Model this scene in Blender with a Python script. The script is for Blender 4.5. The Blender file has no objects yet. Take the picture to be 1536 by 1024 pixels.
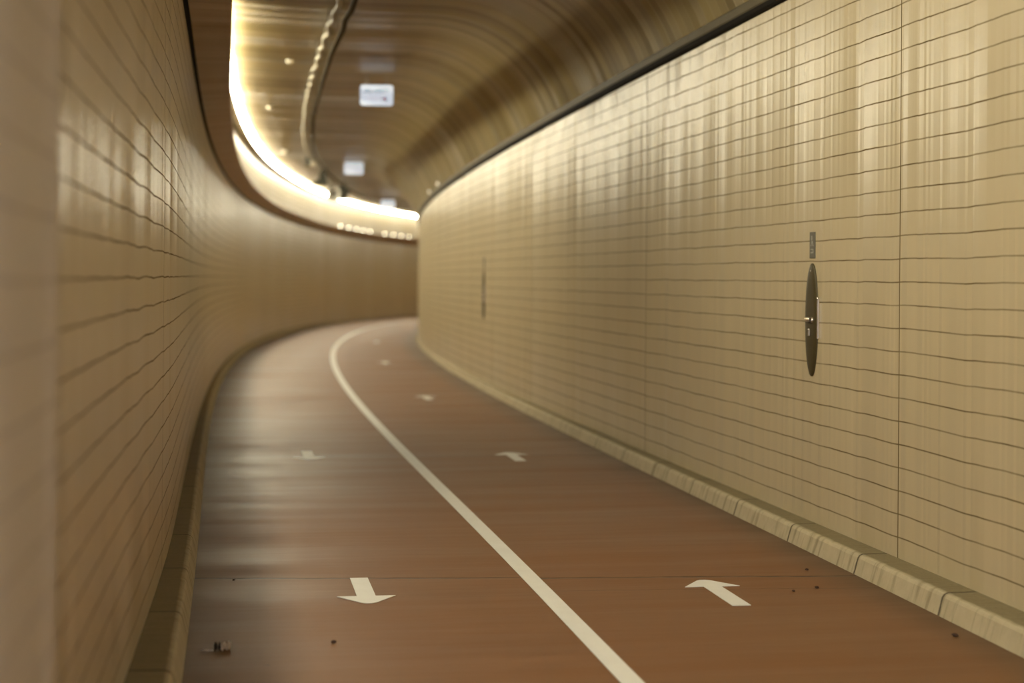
import bpy, bmesh, math, random
import numpy as np
from mathutils import Vector, Matrix

random.seed(7)
scene = bpy.context.scene
COL = scene.collection
PI = math.pi

# ------------------------------------------------------------------ tunnel plan
KN = np.array([-8, 2, 8, 14, 20, 27, 34, 44, 60.])
KAP = np.array([-0.09676, -0.20087, -0.22831, 0.18633, 0.35079, 0.46163, 0.64935, 0.632, 1.39634]) / 100
X0, TH0 = 1.32563, -0.147258
FPX, YH, ROLL = 2535.96, 417.034, 0.0072698
CAM_H = 1.4
DS = .05
S = np.arange(-16, 106, DS)
_k = np.interp(S, KN, KAP)
TH = np.cumsum(_k) * DS
TH = TH - np.interp(0, S, TH) + TH0
PX = np.cumsum(np.sin(TH)) * DS
PY = np.cumsum(np.cos(TH)) * DS
PX = PX - np.interp(0, S, PX) + X0
PY = PY - np.interp(0, S, PY)
PZ = 0.0013683 * S - 0.000042955 * S * S

S0, S1 = -6.0, 100.0


def ss(a, b, x):
    t = min(1, max(0, (x - a) / (b - a)))
    return t * t * (3 - 2 * t)


def dRK(s): return 1.48095 + .0060215 * min(s, 30)
def dLK(s): return 1.51827 + .0024884 * min(s, 62)
def dRW(s): return 1.69373
def kz(s): return .0010316 * min(s, 40)
def zt(s): return 3.07364 - .0115247 * min(s, 42)
def zlt(s): return 3.00188 - .0043904 * min(s, 66)


ZLIP, DLIP = 2.98720, 1.38392
REC0, REC1 = 3.36, 9.0


def dLW(s):
    d = 1.66135
    if s > REC0:
        d += .055 * (1 - ss(REC0 + .6, REC1, s))
    return d


def frame(s):
    t = float(np.interp(s, S, TH))
    return (Vector((float(np.interp(s, S, PX)), float(np.interp(s, S, PY)), float(np.interp(s, S, PZ)))),
            Vector((math.sin(t), math.cos(t), 0)), Vector((math.cos(t), -math.sin(t), 0)))


def at(s, o, z):
    p, T, N = frame(s)
    return p + N * o + Vector((0, 0, z))


# vault: steep haunch over the ledge (right), nearly flat crown, corner above the left wall
APEX = 3.84


def _haunch():
    """half of the arch: steep haunch, tight bend, nearly flat crown; (run, rise) scaled to 1 x 1"""
    ang = lambda l: math.radians(66 * (1 - min(1, l / 1.55)) ** 1.25 * (1 - .0 * l))
    n = 400
    x = z = 0.0
    P = [(0, 0)]
    for i in range(n):
        l = 1.95 * (i + .5) / n
        a = max(0, ang(l))
        x += math.cos(a) * 1.95 / n
        z += math.sin(a) * 1.95 / n
        P.append((x, z))
    P = np.array(P)
    return P / P[-1]


HAUNCH = _haunch()


CORNER_O, CORNER_Z = -1.67, 3.90


def vault(s, t):
    """t = 0 right springing, pi the corner above the left wall"""
    z0, o0 = zt(s) + .10, dRW(s) - .02
    oc = (o0 + CORNER_O) / 2
    f = t / PI * 2
    if f > 1:
        g = f - 1
        return (oc + (CORNER_O - oc) * g, APEX + (CORNER_Z - APEX) * g ** 2.2)
    run, rise = float(np.interp(f * 400, range(401), HAUNCH[:, 0])), float(np.interp(f * 400, range(401), HAUNCH[:, 1]))
    return (o0 + (oc - o0) * run, z0 + (APEX - z0) * rise)


def vault_z(s, o):
    lo, hi = 0.0, PI
    for _ in range(40):
        m = (lo + hi) / 2
        if vault(s, m)[0] > o: lo = m
        else: hi = m
    return vault(s, lo)[1]


# ------------------------------------------------------------------ node helpers
class NT:
    def __init__(self, name):
        self.m = bpy.data.materials.new(name)
        self.m.use_nodes = True
        self.t = self.m.node_tree
        self.t.nodes.clear()
        self.out = self.n('ShaderNodeOutputMaterial')
        self.b = self.n('ShaderNodeBsdfPrincipled')
        self.l(self.b.outputs[0], self.out.inputs[0])

    def n(self, k, **kw):
        x = self.t.nodes.new(k)
        for a, v in kw.items(): setattr(x, a, v)
        return x

    def l(self, a, b): self.t.links.new(a, b)

    def put(self, sock, v):
        if isinstance(v, bpy.types.NodeSocket): self.l(v, sock)
        elif isinstance(v, (int, float)) and hasattr(sock.default_value, '__len__'):
            sock.default_value = [v] * 3 if len(sock.default_value) == 3 else [v, v, v, 1]
        else: sock.default_value = v

    def math(self, op, a, b=0, c=0):
        x = self.n('ShaderNodeMath', operation=op)
        for i, v in enumerate((a, b, c)): self.put(x.inputs[i], v)
        return x.outputs[0]

    def vm(self, op, a, b=None, scale=None):
        x = self.n('ShaderNodeVectorMath', operation=op)
        self.put(x.inputs[0], a)
        if b is not None: self.put(x.inputs[1], b)
        if scale is not None: self.put(x.inputs['Scale'], scale)
        return x.outputs[0]

    def uv(self):
        x = self.n('ShaderNodeUVMap', uv_map='UVMap')
        s = self.n('ShaderNodeSeparateXYZ')
        self.l(x.outputs[0], s.inputs[0])
        return s.outputs[0], s.outputs[1], x.outputs[0]

    def noise1(self, w, scale, detail=2.0, rough=.5):
        x = self.n('ShaderNodeTexNoise', noise_dimensions='1D')
        self.put(x.inputs['W'], w)
        x.inputs['Scale'].default_value = scale
        x.inputs['Detail'].default_value = detail
        x.inputs['Roughness'].default_value = rough
        return x.outputs[0]

    def noise(self, v, scale, detail=3.0, rough=.55):
        x = self.n('ShaderNodeTexNoise', noise_dimensions='3D')
        if v is not None: self.put(x.inputs['Vector'], v)
        x.inputs['Scale'].default_value = scale
        x.inputs['Detail'].default_value = detail
        x.inputs['Roughness'].default_value = rough
        return x.outputs[0]

    def white1(self, w):
        x = self.n('ShaderNodeTexWhiteNoise', noise_dimensions='1D')
        self.put(x.inputs['W'], w)
        return x.outputs[0]

    def scalev(self, v, sx, sy, sz=1):
        return self.vm('MULTIPLY', v, (sx, sy, sz))

    def coords(self):
        return self.n('ShaderNodeTexCoord').outputs['Object']

    def mix(self, f, a, b):
        x = self.n('ShaderNodeMix', data_type='RGBA')
        self.put(x.inputs[0], f)
        self.put(x.inputs[6], a)
        self.put(x.inputs[7], b)
        return x.outputs[2]

    def ramp(self, v, lo, hi, a=0.0, b=1.0):
        x = self.n('ShaderNodeMapRange')
        self.put(x.inputs[0], v)
        for i, q in enumerate((lo, hi, a, b)): x.inputs[i + 1].default_value = q
        return x.outputs[0]

    def line(self, v, period, width, soft):
        """1 on a line every period (at v = k*period)"""
        f = self.math('FRACT', self.math('DIVIDE', v, period))
        d = self.math('MULTIPLY', self.math('MINIMUM', f, self.math('SUBTRACT', 1.0, f)), period)
        return self.ramp(d, width / 2 - soft / 2, width / 2 + soft / 2, 1, 0)

    def at_line(self, v, pos, width, soft):
        d = self.math('ABSOLUTE', self.math('SUBTRACT', v, pos))
        return self.ramp(d, width / 2 - soft / 2, width / 2 + soft / 2, 1, 0)

    def tilt(self, slope, lean=None):
        """normal leaned along the U direction by slope, and downwards by lean"""
        g = self.n('ShaderNodeNewGeometry')
        tg = self.n('ShaderNodeTangent', direction_type='UV_MAP', uv_map='UVMap')
        v = self.vm('ADD', g.outputs['Normal'], self.vm('SCALE', tg.outputs[0], scale=slope))
        if lean is not None:
            v = self.vm('ADD', v, self.vm('SCALE', (0, 0, -1), scale=lean))
        v = self.vm('NORMALIZE', v)
        self.l(v, self.b.inputs['Normal'])
        return v

    def bump(self, h, dist, strength=1.0):
        x = self.n('ShaderNodeBump')
        x.inputs['Strength'].default_value = strength
        x.inputs['Distance'].default_value = dist
        self.put(x.inputs['Height'], h)
        self.l(x.outputs[0], self.b.inputs['Normal'])

    def set(self, **kw):
        for k, v in kw.items(): self.put(self.b.inputs[k.replace('_', ' ')], v)
        return self.m


def rgb(r, g, b): return (r, g, b, 1)


def plain(name, col, rough=.5, metal=0.0, var=.12, emit=None, es=0):
    q = NT(name)
    n = q.noise(q.coords(), 35, 3)
    d = [c * (1 - var) for c in col[:3]]
    u = [min(1, c * (1 + var)) for c in col[:3]]
    q.set(Base_Color=q.mix(n, rgb(*d), rgb(*u)), Roughness=rough, Metallic=metal)
    if emit:
        q.set(Emission_Color=rgb(*emit), Emission_Strength=es)
    return q.m


COURSE = .1081
TILE_W = .026


def tile_mat(name, base, v0, joints, amp_col, amp_lo, rough, portal=None, spec=.5):
    q = NT(name)
    u, v, uv = q.uv()
    # courses, their joints slightly wavy
    wav = q.math('MULTIPLY', q.math('SUBTRACT', q.noise1(u, 2.2, 2), .5), .013)
    vv = q.math('ADD', q.math('SUBTRACT', v, v0), wav)
    ln = q.line(vv, COURSE, .0065, .004)
    # slightly irregular strength of the joints
    ln = q.math('MULTIPLY', ln, q.ramp(q.noise(q.scalev(uv, 3, 9), 1.0, 2), .3, .7, .6, 1.0))
    for j in joints:
        ln = q.math('MAXIMUM', ln, q.at_line(u, j, .010, .004))
    col = q.math('FLOOR', q.math('DIVIDE', u, TILE_W))
    rc = q.white1(col)
    big = q.math('SUBTRACT', q.noise1(u, .55, 2, .6), .5)
    mid = q.math('SUBTRACT', q.noise1(u, 4.0, 2, .6), .5)
    # groups of tile columns set with their own lean
    grp = q.math('SUBTRACT', q.white1(q.math('FLOOR', q.math('DIVIDE', u, .46))), .5)
    sl = q.math('ADD', q.math('MULTIPLY', q.math('SUBTRACT', rc, .5), amp_col), q.math('MULTIPLY', big, amp_lo))
    sl = q.math('ADD', sl, q.math('MULTIPLY', mid, amp_col * 1.3))
    sl = q.math('ADD', sl, q.math('MULTIPLY', grp, amp_col * .8))
    lean = None
    if portal is not None:      # the first panels past the portal hang slightly out of plumb
        lean = q.math('MULTIPLY', q.math('GREATER_THAN', u, portal), q.ramp(u, 8.5, 14, .095, 0))
    q.tilt(sl, lean)
    n = q.noise(q.scalev(uv, 1.2, 1.2), 1.0, 4)
    c = q.mix(n, rgb(*[x * .93 for x in base]), rgb(*[x * 1.05 for x in base]))
    c = q.mix(q.math('MULTIPLY', rc, .06), c, rgb(*[x * .7 for x in base]))
    grime = q.ramp(q.noise(q.scalev(uv, 9, .8), 1.0, 3), .62, .85, 0, .16)
    c = q.mix(grime, c, rgb(base[0] * .5, base[1] * .46, base[2] * .36))
    c = q.mix(q.math('MULTIPLY', ln, .93), c, rgb(.115, .075, .028))
    r = q.math('ADD', rough, q.math('MULTIPLY', ln, .5))
    r = q.math('ADD', r, q.math('MULTIPLY', n, .06))
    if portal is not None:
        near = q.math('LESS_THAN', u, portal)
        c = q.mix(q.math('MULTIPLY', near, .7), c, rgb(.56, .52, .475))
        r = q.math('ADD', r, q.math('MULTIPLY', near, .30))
    q.set(Base_Color=c, Roughness=r, Specular_IOR_Level=q.math('SUBTRACT', spec, q.math('MULTIPLY', ln, spec)))
    return q.m


def floor_mat():
    q = NT('red_asphalt')
    u, v, uv = q.uv()
    fine = q.noise(uv, 130, 2, .6)
    med = q.noise(q.scalev(uv, 2.2, .45), 1.0, 4)
    streak = q.noise(q.scalev(uv, 5.5, .25), 1.0, 3)
    a = q.mix(med, rgb(.152, .058, .014), rgb(.245, .100, .028))
    a = q.mix(q.math('MULTIPLY', fine, .5), a, rgb(.12, .06, .022))
    a = q.mix(q.ramp(streak, .45, .8, 0, .35), a, rgb(.27, .15, .085))
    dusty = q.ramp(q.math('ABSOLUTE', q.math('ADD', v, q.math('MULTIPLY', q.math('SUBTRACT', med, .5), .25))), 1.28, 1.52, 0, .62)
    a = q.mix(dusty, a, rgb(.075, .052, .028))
    # construction joints across the path
    uu = q.math('ADD', q.math('ADD', u, q.math('MULTIPLY', v, .115)), q.math('MULTIPLY', q.math('SUBTRACT', q.noise1(v, 3.5, 3), .5), .06))
    j = q.at_line(uu, 7.95, .024, .014)
    for pos in (13.3, 19.0, 25.2):
        j = q.math('MAXIMUM', j, q.at_line(uu, pos, .02, .015))
    crack = q.at_line(q.math('ADD', uu, q.math('MULTIPLY', q.noise1(v, 2.0, 3), .12)), 7.70, .008, .006)
    crack = q.math('MULTIPLY', crack, q.ramp(v, -.2, .3, 0, .7))
    j = q.math('MAXIMUM', j, crack)
    j = q.math('MULTIPLY', j, q.ramp(q.noise1(v, 6.0, 3), .3, .58, .4, 1))
    a = q.mix(q.math('MULTIPLY', j, .97), a, rgb(.035, .018, .009))
    spot = q.noise(uv, 14, 2)
    a = q.mix(q.ramp(spot, .74, .78, 0, .45), a, rgb(.05, .03, .018))
    h = q.math('ADD', q.math('MULTIPLY', fine, .5), q.math('MULTIPLY', q.noise(q.scalev(uv, 9, 1.2), 1.0, 2), 2.2))
    h = q.math('SUBTRACT', h, q.math('MULTIPLY', j, 2))
    q.bump(h, .0014, .8)
    q.set(Base_Color=a, Roughness=q.ramp(med, .3, .7, .44, .58), Specular_IOR_Level=.42)
    return q.m


def kerb_mat():
    q = NT('kerb_concrete')
    u, v, uv = q.uv()
    n = q.noise(uv, 11, 4)
    n2 = q.noise(q.scalev(uv, 26, 3), 1.0, 3)
    c = q.mix(n, rgb(.40, .34, .22), rgb(.60, .52, .36))
    c = q.mix(q.ramp(n2, .52, .72, 0, .6), c, rgb(.16, .12, .06))
    dust = q.ramp(q.math('ADD', v, q.math('MULTIPLY', q.math('SUBTRACT', n, .5), .035)), .155, .18, 0, .85)
    c = q.mix(dust, c, q.mix(q.noise(uv, 60, 2), rgb(.13, .10, .045), rgb(.24, .19, .095)))
    j = q.line(q.math('ADD', u, q.math('MULTIPLY', n, .02)), .98, .014, .01)
    c = q.mix(q.math('MULTIPLY', j, .8), c, rgb(.06, .04, .02))
    q.bump(q.math('SUBTRACT', q.math('ADD', n, q.math('MULTIPLY', n2, .6)), q.math('MULTIPLY', j, 3)), .008, .8)
    q.set(Base_Color=c, Roughness=.8, Specular_IOR_Level=.3)
    return q.m


def vault_mat():
    q = NT('vault_panels')
    u, v, uv = q.uv()
    w = .155
    slat = q.math('FLOOR', q.math('DIVIDE', u, w))
    rs = q.math('SUBTRACT', q.white1(slat), .5)
    pan = q.math('SUBTRACT', q.white1(q.math('FLOOR', q.math('DIVIDE', u, w * 6))), .5)
    lo = q.math('SUBTRACT', q.noise1(u, .8, 2), .5)
    sl = q.math('ADD', q.math('MULTIPLY', rs, .17), q.math('MULTIPLY', pan, .10))
    sl = q.math('ADD', sl, q.math('MULTIPLY', lo, .08))
    q.tilt(sl)
    n = q.noise(q.scalev(uv, 1.5, .4), 1.0, 3)
    c = q.mix(n, rgb(.255, .20, .080), rgb(.36, .285, .125))
    c = q.mix(q.math('MULTIPLY', q.white1(q.math('ADD', slat, 31.7)), .65), c, rgb(.095, .07, .03))
    seam = q.line(u, w, .012, .006)
    r7 = q.white1(q.math('ADD', q.math('ROUND', q.math('DIVIDE', u, w)), 3.3))
    c = q.mix(q.math('MULTIPLY', seam, q.ramp(r7, .2, 1, .25, .95)), c, rgb(.48, .41, .26))
    q.set(Base_Color=c, Roughness=.37, Specular_IOR_Level=.65)
    return q.m


def soffit_mat():
    q = NT('brown_metal_cornice')
    u, v, uv = q.uv()
    sl = q.math('MULTIPLY', q.math('SUBTRACT', q.noise1(u, 2.4, 3, .7), .5), .5)
    q.tilt(sl)
    n = q.noise(q.scalev(uv, 8, .7), 1.0, 3)
    c = q.mix(n, rgb(.30, .195, .09), rgb(.52, .36, .185))
    q.set(Base_Color=c, Roughness=.33, Metallic=.4)
    return q.m


def ledge_mat():
    q = NT('olive_ledge_metal')
    u, v, uv = q.uv()
    n = q.noise(q.scalev(uv, 4, 4), 1.0, 3)
    q.set(Base_Color=q.mix(n, rgb(.085, .068, .034), rgb(.125, .10, .052)), Roughness=.6, Metallic=.0, Specular_IOR_Level=.2)
    return q.m


def paint_mat(name, c0, c1):
    q = NT(name)
    u, v, uv = q.uv()
    p = q.coords()
    n = q.noise(p, 9, 4)
    f = q.noise(p, 160, 2)
    c = q.mix(n, rgb(*c0), rgb(*c1))
    c = q.mix(q.ramp(f, .60, .72, 0, .18), c, rgb(.40, .30, .20))
    scr = q.noise(q.scalev(p, 4, 40), 1.0, 2)
    c = q.mix(q.ramp(scr, .73, .77, 0, .6), c, rgb(.30, .17, .09))
    q.set(Base_Color=c, Roughness=.55)
    return q.m


M = {}
M['floor'] = floor_mat()
M['tile_r'] = tile_mat('cream_tiles', (.575, .488, .318), .197 - COURSE, (-1.85, 2.85, 7.70, 12.54, 17.46, 22.35, 27.2, 32.1), .160, .06, .30, None, .40)
M['tile_l'] = tile_mat('cream_tiles_streaked', (.60, .51, .345), .197 - COURSE, (-1.6, 3.34, 7.72, 12.6, 17.5, 22.4, 27.3, 32.2, 37.1, 42, 46.9, 51.8, 56.7), .200, .08, .285, 3.34, .62)
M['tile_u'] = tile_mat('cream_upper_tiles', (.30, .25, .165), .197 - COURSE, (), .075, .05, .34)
M['kerb'] = kerb_mat()
M['vault'] = vault_mat()
M['soffit'] = soffit_mat()
M['ledge'] = ledge_mat()
M['paint'] = paint_mat('white_road_paint', (.70, .69, .66), (.80, .80, .78))
M['bronze'] = plain('dark_bronze_plate', (.075, .058, .022), .5, .2)
M['steel'] = plain('worn_steel', (.72, .66, .58), .28, .9)
M['grey_plate'] = plain('grey_plate', (.145, .135, .105), .5, .1)
M['pale_mark'] = plain('pale_mark', (.36, .35, .30), .5)
M['black'] = plain('black_and_gap_shade', (.012, .010, .007), .85)  # black parts, and the painted shade in the joint gaps
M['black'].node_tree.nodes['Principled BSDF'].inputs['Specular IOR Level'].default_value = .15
M['dark_green'] = plain('dark_housing', (.045, .045, .028), .5)
M['pale_fit'] = plain('pale_plastic', (.6, .55, .42), .45)
M['horn'] = plain('pale_horn_enamel', (.88, .84, .72), .45)
M['cable'] = plain('pale_cable_sheath', (.42, .38, .28), .6)
M['shadow_cable'] = plain('shadow_cable_sheath', (.062, .046, .018), .95)  # dark tone doubles as the pale cable's painted shadow
M['tie'] = plain('cable_tie_nylon', (.45, .41, .30), .6)
M['sign_white'] = plain('lit_sign_face', (.80, .84, .90), .4, 0, .02, (.72, .84, 1.0), .62)
M['sign_text'] = plain('sign_slate_ink', (.20, .32, .37), .5, 0, .05, (.25, .45, .52), .06)
M['sign_red'] = plain('sign_red_ink', (.62, .08, .12), .5)
M['sign_pink'] = plain('sign_pale_red_ink', (.75, .50, .54), .5, 0, .05, (.80, .55, .62), .35)
M['alu'] = plain('sign_edge_aluminium', (.55, .54, .50), .4, .5)
M['paper'] = plain('crumpled_paper', (.80, .74, .70), .8)
M['litter_dark'] = plain('dark_wrapper', (.03, .02, .015), .6)
M['dirt'] = plain('dirt_clod', (.045, .02, .012), .9)
LAMP = (1.0, .93, .70)
M['tube'] = plain('glowing_diffuser', (.9, .9, .85), .4, 0, .01, LAMP, 86.0)
M['tube_off'] = plain('unlit_diffuser', (.55, .52, .45), .4)
M['trunking'] = plain('white_enamel_trunking', (.78, .74, .64), .4)
M['tray_lens'] = plain('glowing_small_lens', (.9, .85, .7), .3, 0, .02, LAMP, 10.0)
M['lamp_lens'] = plain('small_lamp_lens', (.9, .85, .7), .3, 0, .02, LAMP, .9)


# ------------------------------------------------------------------ mesh helpers
def tag(o, label=None, cat=None, group=None, kind=None):
    if label: o['label'] = label
    if cat: o['category'] = cat
    if group: o['group'] = group
    if kind: o['kind'] = kind
    return o


def link(name, me, mat=None, parent=None):
    o = bpy.data.objects.new(name, me)
    COL.objects.link(o)
    if mat is not None: me.materials.append(mat)
    if parent is not None: o.parent = parent
    return o


def from_bm(name, bm, mat, parent=None, smooth=False):
    me = bpy.data.meshes.new(name)
    bm.to_mesh(me)
    bm.free()
    if smooth:
        for p in me.polygons: p.use_smooth = True
    return link(name, me, mat, parent)


def sweep(name, prof, mat, s0=S0, s1=S1, ds=.125, smooth_idx=(), vmode='z', breaks=(), cap=True):
    """prof(s) -> closed list of (o, z); swept along the tunnel; UV = (s, v) in metres"""
    ss_ = list(np.arange(s0, s1 + 1e-6, ds))
    for b in breaks: ss_ += [b - .004, b + .004]
    ss_ = sorted(ss_)
    n = len(prof(s0))
    vs, fs, us = [], [], []
    for s in ss_:
        p, T, N = frame(s)
        for (o, z) in prof(s):
            q = p + N * o
            vs.append((q.x, q.y, q.z + z))
    for i in range(len(ss_) - 1):
        P0 = prof(ss_[i])
        if vmode == 'arc':
            L = [0]
            for k in range(n): L.append(L[-1] + math.hypot(P0[(k + 1) % n][0] - P0[k][0], P0[(k + 1) % n][1] - P0[k][1]))
        for k in range(n):
            k2 = (k + 1) % n
            fs.append((i * n + k, i * n + k2, (i + 1) * n + k2, (i + 1) * n + k))
            if vmode == 'z': va, vb = P0[k][1], P0[k2][1]
            elif vmode == 'o': va, vb = P0[k][0], P0[k2][0]
            else: va, vb = L[k], L[k + 1]
            us += [(ss_[i], va), (ss_[i], vb), (ss_[i + 1], vb), (ss_[i + 1], va)]
    if cap:
        fs.append(tuple(range(n)))
        us += [(s0, 0)] * n
        fs.append(tuple(range(len(vs) - n, len(vs)))[::-1])
        us += [(s1, 0)] * n
    me = bpy.data.meshes.new(name)
    me.from_pydata(vs, [], fs)
    uvl = me.uv_layers.new(name='UVMap')
    flat = [c for q in us for c in q]
    uvl.data.foreach_set('uv', flat)
    sm = set(smooth_idx)
    if sm:
        for i, pl in enumerate(me.polygons):
            pl.use_smooth = True
        me.set_sharp_from_angle(angle=math.radians(25))
    o = link(name, me, mat)
    return o


def box(bm, x0, x1, y0, y1, z0, z1, bev=0):
    r = bmesh.ops.create_cube(bm, size=1, matrix=Matrix.Translation(((x0 + x1) / 2, (y0 + y1) / 2, (z0 + z1) / 2)) @ Matrix.Diagonal((x1 - x0, y1 - y0, z1 - z0, 1)))
    if bev:
        es = list({e for v in r['verts'] for e in v.link_edges})
        bmesh.ops.bevel(bm, geom=es, offset=bev, segments=2, profile=.5, affect='EDGES')


def tube(bm, pts, rad, seg=10, caps=True):
    pts = [Vector(p) for p in pts]
    rings = []
    up = Vector((0, 0, 1))
    for i, p in enumerate(pts):
        d = (pts[min(i + 1, len(pts) - 1)] - pts[max(i - 1, 0)]).normalized()
        a = d.cross(up)
        if a.length < 1e-3: a = d.cross(Vector((1, 0, 0)))
        a.normalize()
        b = a.cross(d)
        r = rad[i] if isinstance(rad, (list, tuple)) else rad
        rings.append([bm.verts.new(p + (a * math.cos(t) + b * math.sin(t)) * r) for t in [2 * PI * k / seg for k in range(seg)]])
    for i in range(len(rings) - 1):
        for k in range(seg):
            bm.faces.new((rings[i][k], rings[i][(k + 1) % seg], rings[i + 1][(k + 1) % seg], rings[i + 1][k]))
    if caps:
        bm.faces.new(rings[0])
        bm.faces.new(rings[-1][::-1])


def lathe(bm, prof, axis_o, axis, seg=28):
    """prof: list of (distance along axis, radius)"""
    axis_o, axis = Vector(axis_o), Vector(axis).normalized()
    a = axis.orthogonal().normalized()
    b = axis.cross(a)
    rings = []
    for d, r in prof:
        if r < 1e-5:
            rings.append([bm.verts.new(axis_o + axis * d)])
        else:
            rings.append([bm.verts.new(axis_o + axis * d + (a * math.cos(t) + b * math.sin(t)) * r) for t in [2 * PI * k / seg for k in range(seg)]])
    for A, B in zip(rings, rings[1:]):
        for k in range(seg):
            q = []
            for v in (A[k % len(A)], A[(k + 1) % len(A)], B[(k + 1) % len(B)], B[k % len(B)]):
                if v not in q: q.append(v)
            if len(q) > 2: bm.faces.new(q)


def prism(bm, poly, y0, y1):
    """poly of (x, z), extruded along y"""
    A = [bm.verts.new((x, y0, z)) for x, z in poly]
    B = [bm.verts.new((x, y1, z)) for x, z in poly]
    n = len(poly)
    bm.faces.new(A)
    bm.faces.new(B[::-1])
    for k in range(n): bm.faces.new((A[k], B[k], B[(k + 1) % n], A[(k + 1) % n]))


def empty(name, loc, x_axis, y_axis):
    """local x = x_axis, y = y_axis (both horizontal), z up"""
    o = bpy.data.objects.new(name, None)
    COL.objects.link(o)
    m = Matrix.Identity(4)
    z = Vector((0, 0, 1))
    for i in range(3):
        m[i][0], m[i][1], m[i][2], m[i][3] = x_axis[i], y_axis[i], z[i], loc[i]
    o.matrix_world = m
    o.empty_display_size = .1
    return o


# ------------------------------------------------------------------ setting
def p_floor(s):
    a, b = -dLK(s) - .12, dRK(s) + .12
    return [(a, kz(s) * 0), (-.75, 0), (0, 0), (.75, kz(s) * .5), (b, kz(s)), (b, -.12), (a, -.12)]


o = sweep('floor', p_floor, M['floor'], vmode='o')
tag(o, 'red brown asphalt cycle path curving through the tunnel', 'floor', kind='structure')


def p_kr(s):
    a, w = dRK(s), dRW(s)
    z = kz(s)
    return [(a, z - .06), (a, z), (a + .022, .082), (a + .030, .094), (a + .045, .100), (w + .10, .103), (w + .10, z - .06)]


# kerb UV runs along the profile so the dust lies on top only
o = sweep('trim_1', p_kr, M['kerb'], vmode='arc')
tag(o, 'pale concrete kerb along the right wall, dusty on top', 'kerb', kind='structure')


def p_kl(s):
    a, w = -dLK(s), -1.66 - .02
    return [(w - .12, -.06), (w - .12, .103), (a - .045, .100), (a - .030, .094), (a - .022, .082), (a, 0), (a, -.06)][::-1]


o = sweep('trim_2', p_kl, M['kerb'], vmode='arc')
tag(o, 'narrow concrete kerb in shade along the left wall', 'kerb', kind='structure')


def p_wr(s):
    w, t = dRW(s), zt(s)
    return [(w, .05), (w, t), (w + .055, t), (w + .055, t + .07), (w + .16, t + .07), (w + .16, .05)]


o = sweep('wall_right', p_wr, M['tile_r'])
tag(o, 'cream tiled wall on the right with thin course lines', 'wall', kind='structure')


def p_wl(s):
    w, t = -dLW(s), zlt(s)
    return [(w, .05), (w - .16, .05), (w - .16, t + .05), (w - .05, t + .05), (w - .05, t), (w, t)]


o = sweep('wall_left', p_wl, M['tile_l'], breaks=(REC0,))
tag(o, 'cream tiled wall on the left, streaked by reflections', 'wall', kind='structure')


def p_ledge(s):
    w, t = dRW(s), zt(s)
    return [(w - .03, t + .042), (w - .034, t + .05), (w - .034, t + .098), (w - .028, t + .106), (w + .16, t + .106), (w + .16, t + .042)]


o = sweep('trim_3', p_ledge, M['ledge'])
tag(o, 'thin olive metal ledge between right wall and vault', 'ledge', kind='structure')


def p_gap_shade(s):  # black filler painting the recess and ledge underside as shade
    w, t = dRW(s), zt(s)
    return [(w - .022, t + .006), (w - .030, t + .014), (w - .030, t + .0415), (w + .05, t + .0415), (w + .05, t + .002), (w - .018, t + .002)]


o = sweep('trim_5', p_gap_shade, M['black'])
tag(o, 'black strip put in for the shade in the gap between right wall and ledge', 'trim', kind='structure')


o = sweep('trim_6', lambda s: [(-1.74, zlt(s) - .008), (-1.74, zlt(s) + .0035), (-1.634, zlt(s) + .0035), (-1.634, zlt(s) - .008)], M['black'])  # strip added so the gap above the left wall reads shaded
tag(o, 'black strip drawn as the shaded gap between the left wall and the brown tray', 'trim', kind='structure')


def p_tray(s):
    t = zlt(s)
    return [(-1.632, t + .004), (-DLIP - .006, ZLIP - .030), (-DLIP, ZLIP - .024), (-DLIP, ZLIP), (-DLIP - .008, ZLIP), (-DLIP - .008, ZLIP - .016),
            (-1.632, max(t + .016, ZLIP - .016)), (-1.90, max(t + .016, ZLIP - .016)), (-1.90, t + .012), (-1.632, t + .012)]


o = sweep('trim_4', p_tray, M['soffit'], vmode='o')
tag(o, 'brown metal tray projecting along the left wall below the bright strip', 'ledge', kind='structure')

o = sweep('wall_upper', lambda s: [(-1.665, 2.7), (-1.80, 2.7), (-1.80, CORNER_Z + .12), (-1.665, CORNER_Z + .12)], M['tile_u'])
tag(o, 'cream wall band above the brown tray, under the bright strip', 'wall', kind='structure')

NV = 40


def p_vault(s):
    A = [vault(s, PI * k / NV) for k in range(NV + 1)]
    B = [(o_ * 1.05, z_ + .10) for o_, z_ in A]
    return A + B[::-1]


o = sweep('ceiling', p_vault, M['vault'], ds=.25, smooth_idx=range(NV), vmode='arc')
tag(o, 'vaulted ceiling of glossy olive brown cross ribbed panels', 'ceiling', kind='structure')

# unseen cap added beyond the bend to keep out far daylight
p, T, N = frame(S1 - .3)
bm = bmesh.new()
prism(bm, [(-2.1, -.1), (2.1, -.1), (2.1, 4.2), (-2.1, 4.2)], 0, .2)
o = from_bm('daylight_blocker', bm, M['tile_u'])
o.data.uv_layers.new(name='UVMap')
o.matrix_world = Matrix(((N.x, T.x, 0, p.x), (N.y, T.y, 0, p.y), (0, 0, 1, p.z), (0, 0, 0, 1)))
tag(o, 'unseen panel added far beyond the bend to block daylight', 'wall', kind='structure')

# ------------------------------------------------------------------ strip light in the corner above the left wall
root = empty('strip_light', at(20, -1.52, 3.72), frame(20)[1], -frame(20)[2])
tag(root, 'long bright strip light where the ceiling meets the left wall', 'strip light')


def child_world(name, bm, mat, parent, smooth=False):
    bmesh.ops.transform(bm, matrix=parent.matrix_world.inverted(), verts=bm.verts)
    return from_bm(name, bm, mat, parent, smooth)


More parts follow.
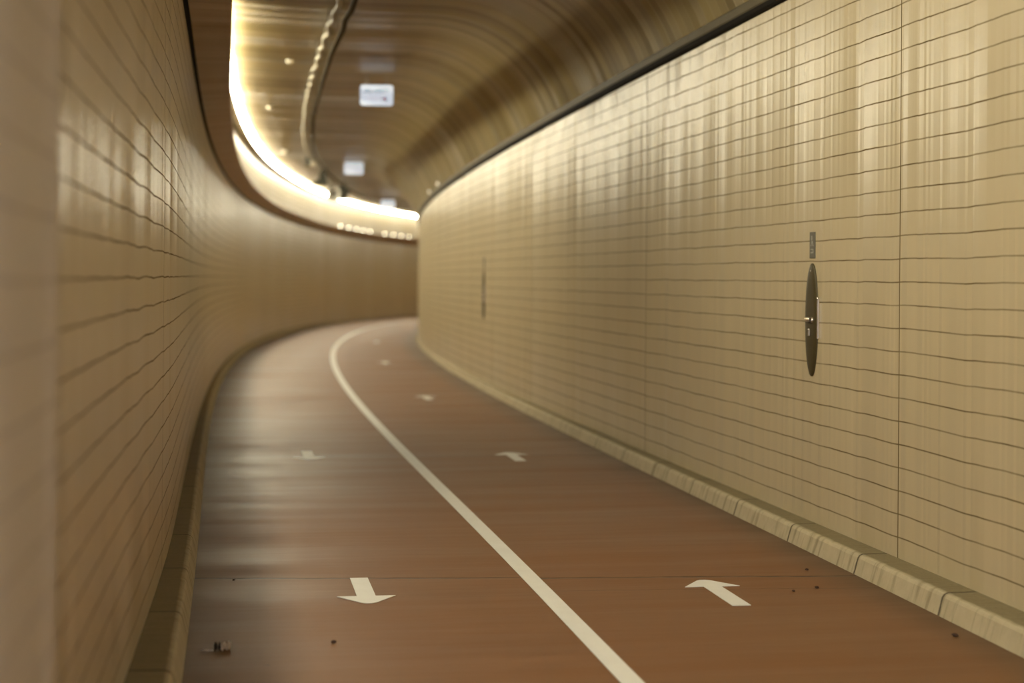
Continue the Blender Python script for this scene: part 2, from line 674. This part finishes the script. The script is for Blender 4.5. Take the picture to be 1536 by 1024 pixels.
def run(bm, prof, s0, s1, ds):
    prev = first = None
    n = len(prof)
    for s in np.arange(s0, s1 + 1e-6, ds):
        q = [bm.verts.new(at(s, oo, zz)) for oo, zz in prof]
        if prev:
            for k in range(n): bm.faces.new((prev[k], prev[(k + 1) % n], q[(k + 1) % n], q[k]))
        else: first = q
        prev = q
    bm.faces.new(first[::-1])
    bm.faces.new(prev)


bm = bmesh.new()
run(bm, [(-1.478, 3.814), (-1.442, 3.826), (-1.436, 3.860), (-1.436, 3.915), (-1.505, 3.915), (-1.505, 3.814)], S0 + .2, S1 - .4, .5)
child_world('housing', bm, M['trunking'], root)
LENS = [(-1.470, 3.812), (-1.445, 3.810), (-1.424, 3.822), (-1.418, 3.842), (-1.426, 3.856), (-1.438, 3.856), (-1.440, 3.826), (-1.470, 3.818)]
# one stretch of the strip is out
for a_, b_, m_ in ((S0 + .2, 10.9, 'tube'), (10.9, 15.7, 'tube_off'), (15.7, S1 - .4, 'tube')):
    bm = bmesh.new()
    run(bm, LENS, a_, b_, (b_ - a_) / round((b_ - a_) / .5))
    d = child_world('diffuser', bm, M[m_], root)
    if m_ == 'tube_off': d['label'] = 'unlit dark stretch of the strip'

# ------------------------------------------------------------------ road markings
def strip(name, s0, s1, o0, o1, mat, z0=.001, z1=.003, ds=.2):
    return sweep(name, lambda s: [(o0, z1), (o1, z1), (o1, z0), (o0, z0)], mat, s0, s1, ds, vmode='o')


o = strip('lane_line', S0 + .1, S1 - .6, -.041, .041, M['paint'])
tag(o, 'solid white line painted down the middle of the red path', 'lane line', kind='thing')


def arrow(s, off, direction, label):
    p, T, N = frame(s)
    g = empty('lane_arrow', at(s, off, kz(s) * max(0, off) / 1.5), N * direction, T * direction)
    me = ARROW.get('mesh')
    if me is None:
        bm = bmesh.new()
        # outline in (x across, y along), blunt tipped head
        out = [(-.041, -.30), (.041, -.30), (.041, .148), (.128, .148), (.034, .295), (.012, .312), (-.012, .312), (-.034, .295), (-.128, .148), (-.041, .148)]
        A = [bm.verts.new((x, y, .0030)) for x, y in out]
        B = [bm.verts.new((x, y, .0006)) for x, y in out]
        bm.faces.new(A)
        n = len(out)
        for k in range(n): bm.faces.new((A[k], B[k], B[(k + 1) % n], A[(k + 1) % n]))
        me = bpy.data.meshes.new('arrow')
        bm.to_mesh(me)
        bm.free()
        me.materials.append(M['paint'])
        ARROW['mesh'] = me
    # the arrow itself is the thing: one flat painted mesh
    o = bpy.data.objects.new('lane_arrow', me)
    COL.objects.link(o)
    o.matrix_world = g.matrix_world
    bpy.data.objects.remove(g)
    tag(o, label, 'arrow', 'lane arrows painted on the path')
    return o


ARROW = {}
arrow(7.74, -.79, -1, 'white arrow pointing to the viewer, near the litter by the left kerb')
arrow(13.45, -.77, -1, 'blurred white arrow pointing to the viewer, second along the left lane')
arrow(7.46, .775, 1, 'large sharp white arrow pointing away in the right lane, beside the joint')
arrow(13.12, .80, 1, 'white arrow pointing away, second along the right lane')
arrow(19.5, .82, 1, 'small blurred arrow pointing away, third along the right lane')
arrow(27.5, .82, 1, 'tiny pale arrow, fourth along the right lane before the bend')
arrow(36.5, .80, 1, 'faint farthest arrow where the right lane enters the bend')

# ------------------------------------------------------------------ handle plates and label plates on the right wall
def handle_set(s, near):
    p, T, N = frame(s)
    g = empty('handle_plate', at(s, dRW(s), 1.18), -T, -N)       # x towards the viewer, y into the tunnel
    tag(g, ('sharp dark oval handle plate with steel lever, under the grey label' if near else 'blurred dark oval handle plate, farther along the right wall'),
        'handle plate', 'oval handle plates on the right wall')
    bm = bmesh.new()
    ring = []
    n = 56
    for (sc, y) in ((1.0, 0.0), (1.0, .006), (.94, .011), (.55, .014)):
        ring.append([bm.verts.new((.092 * sc * math.copysign(abs(math.cos(t)) ** .92, math.cos(t)), y, .302 * (sc if sc > .9 else .8) * math.sin(t))) for t in [2 * PI * k / n for k in range(n)]])
    for A, B in zip(ring, ring[1:]):
        for k in range(n): bm.faces.new((A[k], A[(k + 1) % n], B[(k + 1) % n], B[k]))
    bm.faces.new(ring[-1])
    from_bm('plate', bm, M['bronze'], g, True)
    bm = bmesh.new()
    lathe(bm, [(0, .017), (.008, .015), (.012, .013)], (.03, .010, 0), (0, 1, 0), 16)
    tube(bm, [(.040, .024, .001), (.02, .026, .002), (-.025, .026, .001), (-.032, .020, 0)], [.009, .012, .012, .009], 12)
    lv = from_bm('lever', bm, M['steel'], g, True)
    lv['label'] = 'bright steel lever'
    bm = bmesh.new()
    box(bm, -.022, -.002, .011, .021, -.088, -.048, .004)
    k = from_bm('key_cylinder', bm, M['steel'], g)
    bm = bmesh.new()
    box(bm, .088, .106, -.002, .010, -.10, .12, .004)
    k = from_bm('edge_strip', bm, M['steel'], g)
    k['label'] = 'polished steel edge strip'
    bm = bmesh.new()
    lathe(bm, [(0, .006), (.004, .006), (.006, 0)], (.0, .009, .262), (0, 1, 0), 12)
    from_bm('screw', bm, M['steel'], g, True)
    # label plate above
    g2 = empty('label_plate', at(s, dRW(s), 1.58), -T, -N)
    tag(g2, 'small grey upright label plate above the ' + ('sharp near oval handle' if near else 'blurred far oval handle'), 'label', 'grey label plates above the handles')
    bm = bmesh.new()
    box(bm, -.042, .042, 0, .005, -.070, .070, .002)
    from_bm('panel', bm, M['grey_plate'], g2)
    for name, polys in (('pale_stroke', [[(-.012, .026), (.004, .026), (.004, .050), (-.012, .050)]]),
                        ('pale_chevron', [[(-.024, -.006), (-.012, -.006), (0, .016), (.012, -.006), (.024, -.006), (.006, .024), (-.006, .024)]]),
                        ('pale_frame', [[(-.02, -.044), (.02, -.044), (.02, -.036), (-.02, -.036)], [(-.02, -.026), (.02, -.026), (.02, -.020), (-.02, -.020)],
                                        [(.012, -.036), (.02, -.036), (.02, -.026), (.012, -.026)]])):
        bm = bmesh.new()
        for pl in polys: prism(bm, pl, .0048, .0062)
        from_bm(name, bm, M['pale_mark'], g2)


handle_set(8.89, True)
handle_set(21.2, False)

# ------------------------------------------------------------------ alarm signs hung from the vault
def text_mesh(name, body, size, mat, parent, loc):
    c = bpy.data.curves.new('t', 'FONT')
    c.body = body
    c.size = size
    c.extrude = .0008
    c.align_x = 'CENTER'
    t = bpy.data.objects.new('t', c)
    COL.objects.link(t)
    bpy.context.view_layer.update()
    me = bpy.data.meshes.new_from_object(t.evaluated_get(bpy.context.evaluated_depsgraph_get()))
    bpy.data.objects.remove(t)
    # text lies in xy: stand it up, facing -y
    me.transform(Matrix.Rotation(PI / 2, 4, 'X'))
    me.transform(Matrix.Translation(loc))
    me.materials.clear()
    return link(name, me, mat, parent)


def alarm_sign(s, off, zc, label):
    p, T, N = frame(s)
    # signs face back along the tunnel towards the viewer
    v = Vector((0, 0, CAM_H)) - at(s, off, zc)
    y = Vector((v.x, v.y, 0)).normalized() * -1
    y = (y * .7 + T * .3).normalized()
    x = Vector((y.y, -y.x, 0))
    g = empty('alarm_sign', at(s, off, zc), x, y)
    tag(g, label, 'sign', 'alarm signs under the vault')
    W, H = .197, .122
    bm = bmesh.new()
    r = .03
    poly = []
    for cx, cz, a0 in ((W - r, H - r, 0), (-W + r, H - r, 90), (-W + r, -H + r, 180), (W - r, -H + r, 270)):
        for k in range(6):
            a = math.radians(a0 + 18 * k)
            poly.append((cx + r * math.cos(a), cz + r * math.sin(a)))
    prism(bm, poly, -.016, .022)
    from_bm('panel', bm, M['sign_white'], g)
    bm = bmesh.new()
    prism(bm, [(x_ * .97, z_ * .96) for x_, z_ in poly], .022, .034)
    from_bm('back_plate', bm, M['alu'], g)
    text_mesh('lettering', 'ALARM', .096, M['sign_text'], g, (0, -.0165, .022))
    bm = bmesh.new()
    prism(bm, [(-.125, -.040), (.07, -.040), (.07, -.030), (-.125, -.030)], -.0175, -.0155)
    from_bm('arrow_shaft', bm, M['sign_pink'], g)
    bm = bmesh.new()
    prism(bm, [(.068, -.052), (.090, -.052), (.090, -.082), (.130, -.052), (.108, -.035), (.098, -.006), (.086, -.030), (.068, -.030)], -.0178, -.0155)
    a = from_bm('arrow_head', bm, M['sign_red'], g)
    a['label'] = 'red arrow head'
    bz = vault_z(s, off) - zc + .01
    for sx in (-.12, .12):
        bm = bmesh.new()
        tube(bm, [(sx, .026, H - .02), (sx, .026, bz - .016)], .003, 6)
        from_bm('hanger', bm, M['alu'], g, True)


alarm_sign(20.68, .30, 3.590, 'lit white ALARM sign nearest the viewer, largest and highest of three')
alarm_sign(36.1, .30, 3.700, 'lit white alarm sign in the middle distance, above right of the horn loudspeaker')
alarm_sign(50.1, .30, 3.585, 'smallest farthest lit alarm sign where the vault meets the bright strip')

# ------------------------------------------------------------------ cable slung under the vault
OC = -.5
g = empty('slung_cable', at(20, OC, 3.66), frame(20)[1], -frame(20)[2])
tag(g, 'pale wavy cable slung along the vault, ending at a small dark joint box', 'cable')
bm = bmesh.new()
pts = []
ties = []
k = 0
s = 4.0
while s < 33.2:
    amp = .017 if s < 30 else .010
    pts.append(at(s, OC + amp * (1 if k % 2 else -1) * random.uniform(.5, 1.2), 3.672 + random.uniform(-.006, .006)))
    if k % 3 == 0: ties.append((s, pts[-1]))
    s += random.uniform(.30, .48) if s < 34 else .7
    k += 1
# soften
sm = []
for i in range(1, len(pts) - 2):
    p0, p1, p2, p3 = pts[i - 1:i + 3]
    for f in (0.0, .25, .5, .75):
        sm.append(.5 * ((2 * p1) + (p2 - p0) * f + (2 * p0 - 5 * p1 + 4 * p2 - p3) * f * f + (3 * p1 - p0 - 3 * p2 + p3) * f ** 3))
tube(bm, sm, .024, 10)
child_world('sheath', bm, M['cable'], g, True)
n = 0
for s, p in ties:
    if s > 36: break
    bm = bmesh.new()
    T = frame(s)[1]
    tube(bm, [p - T * .03, p - T * .012, p + T * .012, p + T * .03], [.0242, .0255, .0255, .0242], 12)
    top = vault_z(s, OC)
    tube(bm, [p + Vector((0, 0, .015)), Vector((p.x, p.y, at(s, OC, top).z - .004))], .005, 6)
    child_world('cable_clip', bm, M['tie'], g, True)
    n += 1

g = empty('shadow_cable', at(20, -.37, 3.69), frame(20)[1], -frame(20)[2])  # near stretch stands in for the pale cable's shadow; real cable farther on
tag(g, 'dark strand drawn as the shadow right of the pale wavy cable, real cable farther on', 'cable')
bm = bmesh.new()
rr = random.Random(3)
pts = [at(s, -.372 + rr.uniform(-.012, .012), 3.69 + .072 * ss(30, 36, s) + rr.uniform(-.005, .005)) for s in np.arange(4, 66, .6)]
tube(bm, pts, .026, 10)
child_world('sheath', bm, M['shadow_cable'], g, True)
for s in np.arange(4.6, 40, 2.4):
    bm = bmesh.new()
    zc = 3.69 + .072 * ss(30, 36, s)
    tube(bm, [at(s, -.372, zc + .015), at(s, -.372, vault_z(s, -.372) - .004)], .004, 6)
    child_world('cable_clip', bm, M['shadow_cable'], g, True)

# ------------------------------------------------------------------ horn loudspeaker and camera on the cable run
def on_run(name, s, off, zc, label, cat):
    p, T, N = frame(s)
    v = at(s, off, zc) - Vector((0, 0, CAM_H))
    y = Vector((v.x, v.y, 0)).normalized()
    g = empty(name, at(s, off, zc), Vector((y.y, -y.x, 0)), y)     # -y faces the viewer
    return tag(g, label, cat)


g = on_run('horn_loudspeaker', 43.1, -.50, 3.52, 'round pale horn loudspeaker with dark centre hanging beside a dark box', 'loudspeaker')
bm = bmesh.new()
lathe(bm, [(.16, .035), (.10, .05), (.03, .10), (-.03, .155), (-.045, .160), (-.045, .150), (-.02, .130), (.05, .07), (.09, .04), (.09, 0)], (-.02, 0, 0), (0, 1, 0), 32)
from_bm('horn', bm, M['horn'], g, True)
bm = bmesh.new()
lathe(bm, [(-.052, .150), (-.052, .186), (-.02, .190), (-.01, .165), (-.04, .150), (-.052, .150)], (-.02, 0, 0), (0, 1, 0), 32)
r_ = from_bm('rim', bm, M['dark_green'], g, True)
r_['label'] = 'dark rim of the horn'
bm = bmesh.new()
lathe(bm, [(-.05, 0), (-.05, .04), (-.03, .058), (.07, .058), (.09, .02), (.09, 0)], (-.02, 0, 0), (0, 1, 0), 20)
from_bm('centre_cone', bm, M['black'], g, True)
bm = bmesh.new()
lathe(bm, [(.12, 0), (.12, .075), (.14, .082), (.24, .082), (.26, .07), (.26, 0)], (-.02, 0, 0), (0, 1, 0), 24)
from_bm('driver', bm, M['dark_green'], g, True)
bm = bmesh.new()
box(bm, .115, .30, -.02, .14, -.16, .20, .015)
box(bm, .27, .35, .0, .10, -.02, .10, .01)
from_bm('junction_box', bm, M['dark_green'], g)
bm = bmesh.new()
bz = vault_z(43.1, -.5) - 3.52 - .006
tube(bm, [(-.10, .10, .07), (-.10, .10, bz)], .018, 8)
from_bm('bracket', bm, M['dark_green'], g, True)
bm = bmesh.new()
tube(bm, [(.21, .06, .19), (.21, .06, bz)], .018, 8)
from_bm('bracket', bm, M['dark_green'], g, True)

g = on_run('security_camera', 38.2, -.50, 3.56, 'dark boxy camera hanging under the cable, left of the horn loudspeaker', 'camera')
bm = bmesh.new()
prism(bm, [(-.17, -.10), (.15, -.105), (.13, .05), (.09, .20), (-.01, .20), (-.05, .02), (-.17, -.04)], -.08, .12)
bmesh.ops.recalc_face_normals(bm, faces=bm.faces)
from_bm('housing', bm, M['dark_green'], g)
bm = bmesh.new()
lathe(bm, [(0, .03), (.05, .034), (.06, .028), (.06, 0)], (-.155, 0, -.07), (-1, -.35, -.05), 18)
from_bm('lens', bm, M['black'], g, True)
bm = bmesh.new()
bz = vault_z(38.2, -.5) - 3.56 - .006
tube(bm, [(.04, .02, .18), (.04, .02, bz)], .02, 8)
from_bm('bracket', bm, M['dark_green'], g, True)

g = on_run('cable_junction', 33.75, -.50, 3.66, 'small dark cable joint box with pale cap, before the boxy camera', 'joint box')
bm = bmesh.new()
box(bm, -.10, .02, -.05, .35, -.06, .09, .012)
from_bm('housing', bm, M['dark_green'], g)
bm = bmesh.new()
lathe(bm, [(0, .0), (0, .055), (.05, .06), (.07, .045), (.07, 0)], (.04, 0, -.03), (0, -1, -.1), 18)
from_bm('cap', bm, M['pale_fit'], g, True)
bm = bmesh.new()
box(bm, -.09, -.04, .25, .30, .08, vault_z(33.4, -.5) - 3.66 - .006, .004)
from_bm('bracket', bm, M['dark_green'], g)

# small pale domes on the vault
for s, off, lab in ((33.4, -.98, 'pale dome fitting on the bright vault beside the lit strip, farthest of three'),
                    (25.0, -1.0, 'small pale dome fitting on the vault, second of three near the lip'),
                    (19.6, -.76, 'small pale dome fitting on the vault left of the cable, nearest of three')):
    z = vault_z(s, off)
    zt1, zt2 = vault_z(s, off - .05), vault_z(s, off + .05)
    p, T, N = frame(s)
    slope = (zt2 - zt1) / .1
    nrm = (N * slope + Vector((0, 0, -1))).normalized()
    big = .09 if s > 30 else .05
    g = empty('ceiling_dome', at(s, off, z), N, T)
    tag(g, lab, 'dome fitting', 'dome fittings on the vault')
    loc = g.matrix_world.to_3x3().inverted() @ nrm
    bm = bmesh.new()
    lathe(bm, [(-.01, 0), (-.01, big), (.02, big), (.025, big * .9), (.025, 0)], (0, 0, 0), loc, 24)
    from_bm('base', bm, M['pale_fit'], g, True)
    bm = bmesh.new()
    lathe(bm, [(.02, big * .85), (.02 + big * .3, big * .7), (.02 + big * .5, big * .4), (.02 + big * .58, 0)], (0, 0, 0), loc, 24)
    from_bm('dome', bm, M['pale_fit'], g, True)

# small lamps on the ledge of the right wall
for s, lab in ((27.3, 'tiny round lamp on the right ledge, nearer and higher of two'), (29.4, 'tiny round lamp on the right ledge, farther one at the bend')):
    p, T, N = frame(s)
    g = empty('ledge_lamp', at(s, dRW(s) - .034, zt(s) + .106), -T, -N)
    tag(g, lab, 'lamp', 'tiny lamps on the right ledge')
    bm = bmesh.new()
    lathe(bm, [(-.05, .03), (.02, .034), (.034, .030), (.034, 0)], (0, 0, .035), (.6, 1, 0), 16)
    from_bm('housing', bm, M['alu'], g, True)
    bm = bmesh.new()
    lathe(bm, [(.033, 0), (.033, .027), (.042, .018), (.045, 0)], (0, 0, .035), (.6, 1, 0), 16)
    from_bm('lens', bm, M['lamp_lens'], g, True)

for i, s in enumerate((52.4, 54.0, 55.4, 56.6, 57.8, 60.2, 61.5, 62.7, 63.8)):
    p, T, N = frame(s)
    g = empty('tray_lamp', at(s, -DLIP - .045, ZLIP - .004), T, -N)
    tag(g, 'tiny glowing lamp in the row on the brown tray edge at the far bend', 'lamp', 'tiny lamps on the tray at the bend')
    bm = bmesh.new()
    lathe(bm, [(-.02, .0), (-.02, .036), (.0, .040), (.016, .036), (.016, 0)], (0, 0, 0), (0, 0, 1), 14)
    from_bm('base', bm, M['alu'], g, True)
    bm = bmesh.new()
    lathe(bm, [(.014, .034), (.034, .030), (.050, .016), (.055, 0)], (0, 0, 0), (0, 0, 1), 14)
    from_bm('lens', bm, M['tray_lens'], g, True)

# ------------------------------------------------------------------ litter and crumbs on the path
p, T, N = frame(6.62)
g = empty('litter', at(6.62, -1.405, 0), N, T)
tag(g, 'scrap of pale paper with dark stripes lying by the left kerb', 'litter', kind='thing')
bm = bmesh.new()
def scrap(bm, x0, x1, y0, y1, seed, h=.012):
    rr = random.Random(seed)
    nx, ny = 5, 5
    G = [[bm.verts.new((x0 + (x1 - x0) * i / nx + rr.uniform(-.002, .002), y0 + (y1 - y0) * j / ny + rr.uniform(-.004, .004), .002 + h * abs(math.sin(i * 1.3 + j * .7 + seed)))) for j in range(ny + 1)] for i in range(nx + 1)]
    fs = [bm.faces.new((G[i][j], G[i + 1][j], G[i + 1][j + 1], G[i][j + 1])) for i in range(nx) for j in range(ny)]
    bmesh.ops.solidify(bm, geom=fs, thickness=.0012)
scrap(bm, -.002, .034, -.06, .07, 2)
from_bm('paper', bm, M['paper'], g)
bm = bmesh.new()
scrap(bm, -.026, -.013, -.06, .07, 5, .014)
scrap(bm, -.010, -.003, -.055, .065, 6, .014)
a = from_bm('dark_stripe', bm, M['litter_dark'], g)
a['label'] = 'dark striped end of the scrap'
bm = bmesh.new()
scrap(bm, -.075, -.030, -.045, -.035, 9, .006)
from_bm('straw', bm, M['paper'], g)


def clod(s, off, r, lab, mat='dirt'):
    bm = bmesh.new()
    bmesh.ops.create_icosphere(bm, subdivisions=2, radius=r)
    rr = random.Random(int(s * 1000))
    for v in bm.verts:
        v.co *= rr.uniform(.75, 1.15)
        v.co.z = v.co.z * .55
    zmin = min(v.co.z for v in bm.verts)
    for v in bm.verts: v.co.z -= zmin
    o = from_bm('dirt_crumb', bm, M[mat], None, True)
    o.location = at(s, off, kz(s) * max(0, off) / 1.5 + .0005)
    tag(o, lab, 'crumb', 'dark crumbs on the path')


clod(6.66, -.985, .011, 'small dark crumb on the left lane, below the arrow')
clod(7.50, 1.23, .010, 'dark crumb right of the large arrow, close to the kerb')
clod(7.44, 1.10, .008, 'tiny dark crumb right of the large arrow tail')
clod(6.45, 1.42, .013, 'dark clod against the foot of the right kerb')
clod(8.05, -1.36, .007, 'dark clod on the floor joint near the left kerb')
clod(7.95, 1.34, .009, 'dark clod on the floor joint near the right kerb')

# ------------------------------------------------------------------ daylight through the mouth behind the viewer
w = bpy.data.worlds.new('World')
scene.world = w
w.use_nodes = True
bg = w.node_tree.nodes['Background']
bg.inputs[0].default_value = (.74, .80, 1.0, 1)
bg.inputs[1].default_value = 7.5

# ------------------------------------------------------------------ camera
cd = bpy.data.cameras.new('camera')
cam = bpy.data.objects.new('camera', cd)
COL.objects.link(cam)
scene.camera = cam
cd.sensor_fit = 'HORIZONTAL'
cd.sensor_width = 36
cd.lens = 36 * FPX / 1536
cd.shift_x = 0
cd.shift_y = -(512 - YH) / 1536
cd.clip_start = .05
cd.clip_end = 300
cam.matrix_world = Matrix.Translation((0, 0, CAM_H)) @ Matrix.Rotation(PI / 2, 4, 'X') @ Matrix.Rotation(ROLL, 4, 'Z')
cd.dof.use_dof = True
cd.dof.focus_distance = 8.0
cd.dof.aperture_fstop = cd.lens / 1000 / .040
cd.dof.aperture_blades = 0

# ------------------------------------------------------------------ colour and sampling quality
vs = scene.view_settings
vs.view_transform = 'Standard'
vs.look = 'None'
vs.gamma = 1
vs.use_curve_mapping = False
vs.exposure = 0.0
cy = scene.cycles
cy.max_bounces = 10
cy.diffuse_bounces = 6
cy.glossy_bounces = 5
cy.sample_clamp_indirect = 20
cy.use_denoising = True
